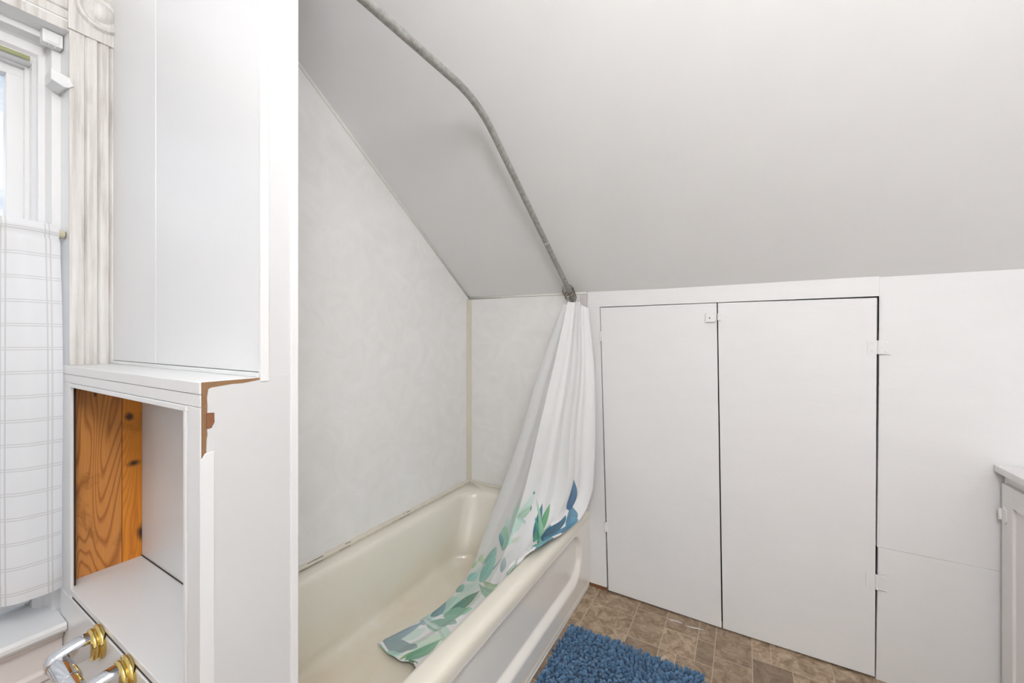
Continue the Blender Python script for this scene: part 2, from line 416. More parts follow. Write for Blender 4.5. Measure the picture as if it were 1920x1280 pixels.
# upper sash
SY0, SY1 = -.57, .2042
b = MB()
b.box(-1.515, -1.484, SY1, .236, 1.13, 1.842); b.box(-1.515, -1.484, -.602, SY0, 1.13, 1.842)
b.box(-1.5145, -1.4835, -.602, .236, 1.816, 1.842); b.box(-1.515, -1.484, -.602, .236, 1.13, 1.165)
up = b.build('sash', M['white'], w, bevel=.002)
MB().box(-1.502, -1.499, SY0 - .005, SY1 + .005, 1.16, 1.82).build('pane', M['glass'], up)
b = MB()
b.box(-1.481, -1.455, SY1 - .006, .236, .575, 1.165); b.box(-1.481, -1.455, -.602, SY0 + .006, .575, 1.165)
b.box(-1.4805, -1.4545, -.602, .236, 1.128, 1.165); b.box(-1.4805, -1.4545, -.602, .236, .575, .64)
lo = b.build('sash', M['white'], w, bevel=.002)
MB().box(-1.469, -1.466, SY0, SY1, .63, 1.135).build('pane', M['glass'], lo)
b = MB(); b.box(-1.4372, -1.4345, .165, .2325, 1.8435, 1.8525); b.box(-1.4372, -1.4345, .085, .158, 1.8435, 1.8525)
b.build('weather_tape', M['tape'], w)

# fluted casing beside the window
CX = -1.345
y = [.276, .282, .300, .303, .306, .322, .325, .328, .342, .345, .348, .362, .365, .368, .386, .392]
dx = [.000, 0, 0, -.004, 0, .0015, -.004, 0, .0015, -.004, 0, .0015, -.004, 0, 0, -.001]
poly = [(CX + d, yy) for yy, d in zip(y, dx)] + [(XG, .392), (XG, .276)]
cs = MB().prism(poly, 1.135, 1.912, 2).build('trim_2', M['casing'], bevel=.0008)
tag(cs, 'fluted vertical window casing with streaky greige paint', 'trim', kind='structure')
# corner block with bullseye
b = MB(); b.box(XG, CX + .004, .274, .395, 1.912, 2.045)
b.lathe((CX + .004, .328, 1.983), (1, 0, 0), [(-.002, .046), (.001, .046), (.007, .042), (.008, .038), (.002, .031), (.001, .024), (.007, .019), (.011, .011), (.012, 0)], 40)
tag(b.build('trim_3', M['casing'], smooth=True, angle=30), 'rosette corner block with a bullseye above the fluted casing', 'trim', kind='structure')
zz = [1.905, 1.910, 1.926, 1.929, 1.932, 1.950, 1.953, 1.956, 1.974, 1.977, 1.980, 2.000, 2.003, 2.006, 2.028, 2.034]
poly = [(CX + d, z_) for z_, d in zip(zz, dx)] + [(XG, 2.034), (XG, 1.905)]
tag(MB().prism(poly, WY0 - .05, .274, 1).build('trim_4', M['casing'], bevel=.0008), 'fluted head casing across the top of the window', 'trim', kind='structure')
poly = [(CX + d, WY0 - (yy - WY1)) for yy, d in zip(y, dx)] + [(XG, WY0 - .116), (XG, WY0)]
tag(MB().prism(poly, .565, 1.905, 2).build('trim_5', M['casing']), 'fluted casing on the far left side of the window', 'trim', kind='structure')
# stool and apron
b = MB(); b.prism([(-1.53, .535), (XG, .535), (-1.315, .540), (-1.309, .548), (-1.309, .556), (-1.315, .562), (-1.53, .566)], WY0 - .1, .266, 1)
tag(b.build('trim_6', M['white'], bevel=.001), 'worn white window stool below the half curtain', 'window sill', kind='structure')
b = MB(); b.prism([(XG, .535), (-1.335, .535), (-1.335, .522), (-1.345, .516), (-1.345, .462), (-1.338, .456), (-1.338, .440), (-1.350, .430), (-1.350, .36), (XG, .36)], WY0 - .1, .266, 1)
tag(b.build('trim_7', M['apron_wood'], bevel=.001), 'moulded pinkish apron board under the window stool', 'trim', kind='structure')
b = MB(); b.prism([(XG, .36), (-1.356, .36), (-1.356, .30), (-1.352, .295), (-1.352, .0), (XG, .0)], WY0 - .3, .266, 1)
tag(b.build('baseboard_left', M['apron_wood'], bevel=.001), 'board panelling on the wall below the window', 'baseboard', kind='structure')

# small hardware on the window trim
b = MB(); b.box(-1.395, -1.372, .2405, .272, 1.872, 1.902); b.box(-1.3725, -1.3705, .247, .266, 1.876, 1.899)
for k in range(2): b.box(-1.388, -1.376, .249 + .009 * k, .254 + .009 * k, 1.8705, 1.873)
tag(b.build('shade_bracket', M['white'], bevel=.001), 'painted-over slotted shade bracket in the upper window corner', 'bracket')
b = MB(); b.prism([(.2475, 1.803), (.2765, 1.797), (.2835, 1.781), (.2765, 1.774), (.268, 1.771), (.2475, 1.779)], -1.395, -1.341, 0)
tag(b.build('curtain_bracket', M['white'], bevel=.002), 'small white painted bracket hooked over the casing edge', 'bracket')

# half curtain on a tension rod
RZ, RX = 1.438, -1.366
rd = empty('tension_rod', (RX, -.18, RZ), 'thin white tension rod threaded through the half curtain', 'curtain rod')
MB().tube([(RX, WY0 + .012, RZ), (RX, .262, RZ)], .0055, 14).build('rod_tube', M['white'], rd, smooth=True, angle=40)
MB().tube([(RX, .257, RZ), (RX, .273, RZ)], .010, 16).build('rubber_tip', M['tan'], rd, smooth=True, angle=40, bevel=.0015)
MB().tube([(RX, WY0 + .004, RZ), (RX, WY0 + .018, RZ)], .010, 16).build('rubber_tip', M['tan'], rd, smooth=True, angle=40, bevel=.0015)
nu, nv = 260, 110; vs, uvs, fs = [], [], []
for j in range(nv):
    q = j / (nv - 1); z = 1.455 - q * .822
    for i in range(nu):
        p = i / (nu - 1); yy = .262 - p * .85
        amp = .006 + .013 * min(1, q * 1.6)
        ph = p * 38 + .5 * math.sin(q * 3 + p * 7)
        x = RX + .012 + amp * math.sin(ph) + .004 * math.sin(ph * 2.3 + 1) + .008 * q
        if q < .04: x = RX + .004 + .008 * math.sin(q / .04 * PI) + .003 * math.sin(ph)
        flare = .003 * math.sin(min(1, q * 1.4) * PI) * math.exp(-p * 14)
        vs.append((x, yy + flare + .002 * math.cos(ph) * q, z + .004 * math.sin(ph * .5) * (1 if q < .06 else .3)))
        uvs.append((p * 1.05, q * .822))
for j in range(nv - 1):
    for i in range(nu - 1): fs.append((j * nu + i, j * nu + i + 1, (j + 1) * nu + i + 1, (j + 1) * nu + i))
b = MB(); b.add(vs, fs)
cf = b.build('cafe_curtain', M['voile'], smooth=True, recalc=False)
ul = cf.data.uv_layers.new(name='UVMap'); li = np.empty(len(cf.data.loops), dtype=np.int32); cf.data.loops.foreach_get('vertex_index', li)
ul.data.foreach_set('uv', np.array(uvs, dtype=np.float32)[li].ravel())
tag(cf, 'sheer white half curtain with drawn-thread checks over the window', 'curtain')
cfo = cf
# rod pocket band and hem are doubled cloth
for nm, q0, q1 in (('rod_pocket', 0, .085), ('hem', .95, 1.0)):
    b = MB(); j0, j1 = int(q0 * (nv - 1)), int(q1 * (nv - 1)); vv_, ff = [], []
    for j in range(j0, j1 + 1):
        for i in range(nu): x, yy, z = vs[j * nu + i]; vv_.append((x + .0016, yy, z))
    for j in range(j1 - j0):
        for i in range(nu - 1): ff.append((j * nu + i, j * nu + i + 1, (j + 1) * nu + i + 1, (j + 1) * nu + i))
    b.add(vv_, ff); o = b.build(nm, M['voile'], cf, smooth=True, recalc=False); o.data.uv_layers.new(name='UVMap')
    li2 = np.empty(len(o.data.loops), dtype=np.int32); o.data.loops.foreach_get('vertex_index', li2)
    o.data.uv_layers['UVMap'].data.foreach_set('uv', np.array(uvs, dtype=np.float32)[j0 * nu:(j1 + 1) * nu][li2].ravel())

# ------------------------------------------------------------------ partition at the tub's near end and the built-in niche
PX, PY, PB = -.675, .350, .409       # free end, front face, back face
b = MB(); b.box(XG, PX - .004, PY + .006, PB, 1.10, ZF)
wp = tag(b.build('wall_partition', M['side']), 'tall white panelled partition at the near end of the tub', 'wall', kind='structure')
b = MB(); b.box(XG + .002, -1.0895, PY, PY + .008, 1.1435, ZF); b.build('panel', M['panel'], wp, bevel=.001)
b = MB(); b.box(-1.0875, PX - .0035, PY, PY + .008, 1.1435, ZF); b.build('panel', M['panel'], wp, bevel=.001)
b = MB(); b.box(XG + .002, PX - .004, PY - .0035, PY + .006, 1.135, 1.1425); b.build('base_strip', M['panel'], wp, bevel=.001)
b = MB(); b.box(PX - .0045, PX + .0025, PY - .0015, PY + .012, 1.128, ZF); b.build('corner_strip', M['white'], wp, bevel=.0012)
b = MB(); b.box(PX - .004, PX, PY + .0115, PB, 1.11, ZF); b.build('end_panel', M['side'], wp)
b = MB(); b.box(PX - .0045, PX + .0035, PB - .012, PB + .002, .0, ZF); b.build('edge_strip', M['white'], wp, bevel=.0015)

nc = empty('niche_cabinet', (NX, NY, NZ), 'white built-in niche box with bare wood side, in front of the partition', 'cabinet')
FY = NY
b = MB(); b.box(XG + .002, PX - .003, FY - .001, PY + .004, 1.117, 1.135); b.build('top_board', M['white'], nc, bevel=.0012)
b = MB()
b.box(XG + .002, PX - .003, FY, FY + .018, 1.098, 1.1165)          # header
b.box(XG + .002, -1.297, FY, FY + .0055, .617, 1.0978)              # left stile
b.box(-.718, PX - .003, FY, FY + .018, 0, 1.0978)                  # right stile
b.build('face_frame', M['white'], nc, bevel=.0012)
b = MB(); b.box(-1.2965, -.7185, FY - .002, FY + .010, 1.089, 1.0975); b.build('header_strip', M['white'], nc, bevel=.001)
b = MB(); b.box(-.728, -.7195, FY - .002, FY + .016, .628, 1.089); b.build('stile_strip', M['white'], nc, bevel=.001)
b = MB(); b.box(-1.3468, -1.3405, FY + .013, .365, NZ - .02, 1.115); b.build('wood_plank', M['plank_a'], nc, bevel=.001)
b = MB(); b.box(-1.3468, -1.3407, .3658, .4035, NZ - .02, 1.115); b.build('wood_plank', M['plank_b'], nc, bevel=.001)
b = MB(); b.box(-1.3465, -1.308, FY + .0057, FY + .011, NZ, 1.089); b.build('edge_batten', M['darkwood'], nc)
b = MB(); b.box(-1.357, PX - .006, .4035, .4085, NZ - .02, 1.115); b.build('back_panel', M['white'], nc)
b = MB(); b.box(-.722, PX - .0065, FY + .019, .403, NZ, 1.115); b.build('inner_side', M['white'], nc)
b = MB(); b.box(-1.366, -.7195, FY + .0004, .4025, NZ - .012, NZ); b.build('shelf', M['white'], nc, bevel=.001)
b = MB(); b.box(-1.36, -.728, .4018, .4034, NZ, NZ + .0022); b.build('joint_gap', M['darkgap'], nc)
b = MB(); b.box(-1.2875, -.7195, FY + .0012, FY + .006, NZ - .0178, NZ - .0125); b.build('shelf_reveal', M['darkgap'], nc)  # dark-coloured strip stands for the open gap under the shelf
b = MB(); b.box(XG + .002, -.7195, FY - .0012, FY + .016, .0, NZ - .018); b.build('lower_panel', M['white'], nc, bevel=.0012)
MB().lathe((-1.01, FY - .0002, .588), (0, -1, 0), [(0, .0016), (.0004, .0012)], 8).build('nail_hole', M['void'], nc)
# free end: fibreboard core, skin with a torn front edge, loose strip below
b = MB(); b.box(PX - .003, PX - .0005, FY + .0015, PB - .012, 0, 1.1345); b.build('raw_edge', M['raw'], nc)
edge = [(FY + .0165, 0), (FY + .0165, 1.032), (FY + .006, 1.034)]
prof_y = [(.0065, 1.040), (.0068, 1.052), (.0078, 1.058), (.0072, 1.066), (.0125, 1.067), (.0165, 1.075), (.0163, 1.089), (.0075, 1.090), (.0078, 1.100), (.0072, 1.112), (.0088, 1.124), (.0125, 1.126), (.024, 1.127), (.040, 1.1285), (.055, 1.1282), (.070, 1.130), (.0795, 1.1312), (.0875, 1.128), (.0895, 1.1345)]
poly = [(PB - .011, 0), (PB - .011, 1.1355), (FY + .0895, 1.1355)] + [(FY + a, z) for a, z in reversed(prof_y)] + [(FY + .006, 0)]
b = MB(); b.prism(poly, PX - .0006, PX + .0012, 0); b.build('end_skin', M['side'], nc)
poly = [(FY + .0066, 1.068), (FY + .0122, 1.0685), (FY + .0160, 1.0755), (FY + .0158, 1.0885), (FY + .0068, 1.0895)]
b = MB(); b.prism(poly, PX - .0006, PX + .0014, 0); b.build('torn_patch', M['torn'], nc)
poly = [(FY - .0022, 0), (FY + .0155, 0), (FY + .0155, 1.033), (FY + .004, 1.032), (FY + .0005, 1.026), (FY - .0022, 1.0235)]
b = MB(); b.prism(poly, PX + .0012, PX + .0028, 0); b.build('edge_lath', M['white'], nc, bevel=.0006)

# toilet paper holder on the lower panel
HZ, HX0, HX1 = .604, -1.092, -.942
tp = empty('toilet_paper_holder', ((HX0 + HX1) / 2, FY, HZ), 'empty chrome and brass toilet paper holder below the niche', 'toilet paper holder')
for hx, s in ((HX0, 1), (HX1, -1)):
    MB().lathe((hx, FY, HZ), (0, -1, 0), [(0, .0300), (.003, .0325), (.007, .0325), (.0095, .0300), (.010, .0275), (.0125, .0290), (.016, .0290), (.0185, .0262), (.019, .0205)], 40).build('base', M['brass'], tp, smooth=True, angle=60)
    rings = []
    for k in range(9):
        q = k / 8; yy = FY - .017 - q * .058
        hw = .0150 - .003 * q; hh = .0235 - .0085 * q * q
        zc = HZ + .002 - .006 * q * q
        if k == 8: hw *= .55; hh *= .6
        rings.append([(hx + hw * math.copysign(abs(math.cos(a)) ** .6, math.cos(a)), yy, zc + hh * math.copysign(abs(math.sin(a)) ** .6, math.sin(a))) for a in [2 * PI * i / 24 for i in range(24)]])
    b = MB(); b.loft(rings, True, True); b.build('arm', M['chrome'], tp, smooth=True, angle=50)
RY, RZZ = FY - .058, HZ - .006
rl = MB().lathe((HX0 + .012, RY, RZZ), (1, 0, 0), [(0, .012), (.002, .0158), (.062, .0158), (.064, .0150), (.0645, .0135), (.124, .0135), (.126, .010)], 32).build('roller', M['chrome'], tp, smooth=True, angle=40)

# ------------------------------------------------------------------ bathtub
TX0, TX1, TY0, TY1, RT = -1.3655, -.647, .414, 1.8455, .372
MB().box(-.692, -.658, YK - .013, YK - .0045, 1.343, 1.404).build('mounting_block', M['grey'], kw, bevel=.001)
tb = empty('bathtub', ((TX0 + TX1) / 2, (TY0 + TY1) / 2, 0), 'bone coloured alcove bathtub with recessed apron', 'bathtub')
rings = [rrect(TX0, TX1, TY0, TY1, .004, .326, 10), rrect(TX0, TX1 + .0005, TY0, TY1, .004, .345, 10), rrect(TX0, TX1 - .0025, TY0, TY1, .006, .358, 10),
         rrect(TX0, TX1 - .009, TY0, TY1, .008, .367, 10), rrect(TX0 + .001, TX1 - .020, TY0, TY1, .012, RT, 10), rrect(TX0 + .002, TX1 - .03, TY0, TY1, .014, RT + .001, 10)]
IX0, IX1, IY0, IY1 = -1.298, -.708, .50, 1.762
for ins, z, r in ((-.006, RT + .0005, .125), (.003, RT - .002, .122), (.010, RT - .010, .118), (.014, RT - .024, .115)):
    rings.append(rrect(IX0 + ins, IX1 - ins, IY0 + ins, IY1 - ins, r, z, 10))
def innerq(q):  # q 0 top .. 1 floor line
    return rrect(IX0 + .015 + .026 * q, IX1 - .015 - .055 * q, IY0 + .016 + .06 * q, IY1 - .016 - .12 * q ** 1.3, .114 - .01 * q, RT - .026 - q * (RT - .026 - .125), 10)
for q in (.05, .2, .4, .6, .8, 1.0): rings.append(innerq(q))
bx = (IX0 + .041, IX1 - .070, IY0 + .076, IY1 - .136)
for a in range(1, 7):
    th = a / 6 * PI / 2; r = .048
    rings.append(rrect(bx[0] + r * (1 - math.cos(th)), bx[1] - r * (1 - math.cos(th)), bx[2] + r * (1 - math.cos(th)), bx[3] - r * (1 - math.cos(th)), .104 - .03 * (a / 6), .125 - r * math.sin(th), 10))
rings.append(rrect(bx[0] + .20, bx[1] - .20, bx[2] + .25, bx[3] - .25, .03, .072, 10))
b = MB(); b.loft(rings, False, True); b.build('basin', M['tub'], tb, smooth=True, angle=60)
# apron with a round-ended recess
ny_, nz_ = 260, 84; vs, fs = [], []
def sd(y, z, y0, y1, z0, z1, r):
    cy, cz = (y0 + y1) / 2, (z0 + z1) / 2
    qy, qz = abs(y - cy) - (y1 - y0) / 2 + r, abs(z - cz) - (z1 - z0) / 2 + r
    return math.hypot(max(qy, 0), max(qz, 0)) + min(max(qy, qz), 0) - r
for j in range(nz_ + 1):
    z = .330 * j / nz_
    for i in range(ny_ + 1):
        yy = TY0 + (TY1 - TY0) * i / ny_
        d = -sd(yy, z, .50, 1.742, .088, .315, .10)
        wd = .014 + .026 * max(0, min(1, (.2 - z) / .1))
        s = max(0, min(1, d / wd)); s = s * s * (3 - 2 * s)
        vs.append((TX1 - .022 * s + (.0015 if z < .02 else 0), yy, z))
for j in range(nz_):
    for i in range(ny_): fs.append((j * (ny_ + 1) + i, j * (ny_ + 1) + i + 1, (j + 1) * (ny_ + 1) + i + 1, (j + 1) * (ny_ + 1) + i))
n0 = len(vs)
b = MB(); b.add(vs, fs); b.box(TX1 - .05, TX1 - .03, TY0, TY1, 0, .32)
b.build('apron', M['apron'], tb, smooth=True, angle=60)
b = MB(); b.tube([(TX1 + .001, TY0, .002), (TX1 + .001, TY1, .002)], .0035, 8); b.build('floor_caulk', M['trimbead'], tb, smooth=True)

# shower surround sheets and their caulked strips
su = empty('shower_surround', (XG, 1.2, RT), 'pale marbled laminate surround sheets around the tub', 'shower surround')
b = MB(); y0 = PB + .002
b.prism([(y0, RT + .012), (YK - .006, RT + .012), (YK - .006, roofz(YK) - .012), (y0, roofz(y0) - .012 if roofz(y0) < ZF else ZF - .01), ] if False else
        [(y0, RT + .012), (YK - .006, RT + .012), (YK - .006, EZ + .016 + SL * .006 - .001), (YF + .01, ZF + .006), (y0, ZF - .012)], XG + .001, XG + .004, 0)
b.build('side_sheet', M['surround'], su)
b = MB(); b.box(XG + .002, -.672, YK - .004, YK - .001, RT + .012, EZ + .004); b.build('end_sheet', M['surround'], su)
b = MB(); b.tube([(XG + .006, YK - .005, EZ + .016 + SL * .005 - .003), (XG + .006, YF + .02, EZ + .016 + SL * (YK - YF - .02) - .003)], .0065, 8); b.build('ceiling_bead', M['trimbead'], su, smooth=True)
b = MB(); b.tube([(XG + .004, YK - .006, eave(XG) - .002), (-.66, YK - .006, eave(-.66) - .002)], .0055, 8); b.build('ceiling_bead', M['trimbead'], su, smooth=True)
b = MB(); b.prism([(XG + .003, YK - .003), (XG + .003, YK - .024), (XG + .007, YK - .024), (XG + .011, YK - .012), (XG + .024, YK - .008), (XG + .024, YK - .003)], RT + .012, EZ + .005, 2)
b.build('corner_cove', M['caulk'], su, smooth=True, angle=50)
b = MB(); n = 60
pts = [(XG + .006 + .0012 * math.sin(i * 1.7), y0 + (YK - .006 - y0) * i / n, RT + .004 + .0015 * math.sin(i * 2.3) ) for i in range(n + 1)]
b.tube(pts, [.0115 + .0014 * math.sin(i * 3.1) for i in range(n + 1)], 8)
pts = [(XG + .006 + (-.66 - XG) * i / n, YK - .006, RT + .004 + .0012 * math.sin(i * 2.1)) for i in range(n + 1)]
b.tube(pts, [.0105 + .0012 * math.sin(i * 2.7) for i in range(n + 1)], 8)
b.build('caulk_line', M['caulk'], su, smooth=True)
for (ya, yb) in ((.862, .925), (1.02, 1.045), (1.33, 1.37)):
    b = MB(); b.box(XG + .0125, XG + .0145, ya, yb, RT + .0125, RT + .0138); b.build('caulk_crack', M['darkgap'], su)
    b = MB(); b.box(XG + .0175, XG + .019, ya - .03, yb - .005, RT + .0005, RT + .0014); b.build('caulk_crack', M['darkgap'], su)

# ------------------------------------------------------------------ shower rod
RDX = -.73
ro = empty('shower_curtain_rod', (RDX, 1.84, 1.395), 'bent galvanised pipe rod following the sloping ceiling above the tub', 'shower rod')
p0, p1, p2 = (RDX, 1.842, 1.395), (RDX, 1.030, 1.950), (RDX, PB, 1.950)
MB().tube([p0] + [tuple(v) for v in fillet(p0, p1, p2, .11, 16)] + [p2], .0112, 20).build('pipe', M['rod'], ro, smooth=True, angle=50)
MB().lathe((RDX, 1.8455, 1.392), (0, -1, 0), [(0, .019), (.006, .019), (.009, .015)], 24).build('flange', M['rod'], ro, smooth=True, angle=40)
MB().lathe((RDX, PB + .0005, 1.950), (0, 1, 0), [(0, .026), (.004, .026), (.008, .016)], 24).build('flange', M['rod'], ro, smooth=True, angle=40)

# ------------------------------------------------------------------ shower curtain
ROWS = [
    [(-0.762,1.800,1.359),(-0.714,1.775,1.368),(-0.673,1.780,1.364),(-0.642,1.820,1.340)],
    [(-0.877,1.780,1.046),(-0.750,1.720,1.050),(-0.660,1.740,1.052),(-0.613,1.820,1.059)],
    [(-0.969,1.760,0.734),(-0.785,1.660,0.763),(-0.663,1.680,0.778),(-0.602,1.810,0.804)],
    [(-1.061,1.740,0.467),(-0.810,1.600,0.520),(-0.659,1.640,0.547),(-0.603,1.790,0.559)],
    [(-1.110,1.700,0.313),(-0.821,1.520,0.394),(-0.679,1.580,0.437),(-0.605,1.750,0.469)],
    [(-1.115,1.630,0.222),(-0.817,1.420,0.325),(-0.688,1.480,0.402),(-0.620,1.668,0.404)],
    [(-1.105,1.540,0.141),(-0.826,1.330,0.269),(-0.683,1.327,0.402),(-0.646,1.491,0.398)],
    [(-1.094,1.430,0.100),(-0.829,1.240,0.245),(-0.740,1.270,0.355),(-0.695,1.345,0.396)],
    [(-1.070,1.243,0.104),(-0.911,1.200,0.145),(-0.800,1.150,0.220),(-0.765,1.200,0.310)],
    [(-1.117,1.070,0.098),(-0.973,1.065,0.115),(-0.845,1.000,0.150),(-0.805,1.020,0.230)],
    [(-1.144,0.995,0.094),(-1.033,0.984,0.090),(-0.961,0.987,0.100),(-0.850,0.900,0.150)]]
AMP = [.012, .016, .018, .018, .014, .009, .007, .008, .009, .009, .006]
def cr(a, b_, c, d, t):
    return .5 * ((2 * b_) + (-a + c) * t + (2 * a - 5 * b_ + 4 * c - d) * t * t + (-a + 3 * b_ - 3 * c + d) * t ** 3)
def spline(P, T):
    """Catmull-Rom through the rows of P (n,k) at parameters T in 0..1"""
    P = np.asarray(P, float); n = len(P)
    E = np.vstack([2 * P[0] - P[1], P, 2 * P[-1] - P[-2]])
    x = np.clip(T, 0, 1) * (n - 1); i = np.minimum(x.astype(int), n - 2); t = (x - i)[:, None]
    return cr(E[i], E[i + 1], E[i + 2], E[i + 3], t)
def curtain_surface(nu, nv):
    U = np.linspace(0, 1, nu); V = np.linspace(0, 1, nv)
    R = np.array(ROWS)                                   # rows, 4, 3
    cols = np.stack([spline(R[:, k], V) for k in range(4)], 1)    # nv,4,3
    amp = spline(np.array(AMP)[:, None], V)[:, 0]
    S = np.stack([spline(cols[j], U) for j in range(nv)])         # nv,nu,3
    du = np.gradient(S, axis=1); dv = np.gradient(S, axis=0)
    N = np.cross(du, dv); N /= np.linalg.norm(N, axis=2, keepdims=True) + 1e-9
    ph = U[None, :] * 2 * np.pi * 3.1 + .5 * np.sin(V[:, None] * 5) + .7 * np.sin(U[None, :] * 5.0)
    w = np.abs(np.sin(ph / 2)) ** .8 * 2 - 1 +   .13 * np.sin(2.7 * ph + 4 * V[:, None])
    env = np.minimum(1, U * 12) * np.minimum(1, (1 - U) * 14)
    wr = .0013 * np.sin(31 * U[None, :] + 47 * V[:, None] + 3 * np.sin(V[:, None] * 19)) * np.clip((V[:, None] - .3) * 2, 0, 1)
    S = S + N * ((amp[:, None] * w * env[None, :]) + wr)[:, :, None]
    return U, V, S
CU, CV = 300, 640
U, V, S = curtain_surface(CU, CV)
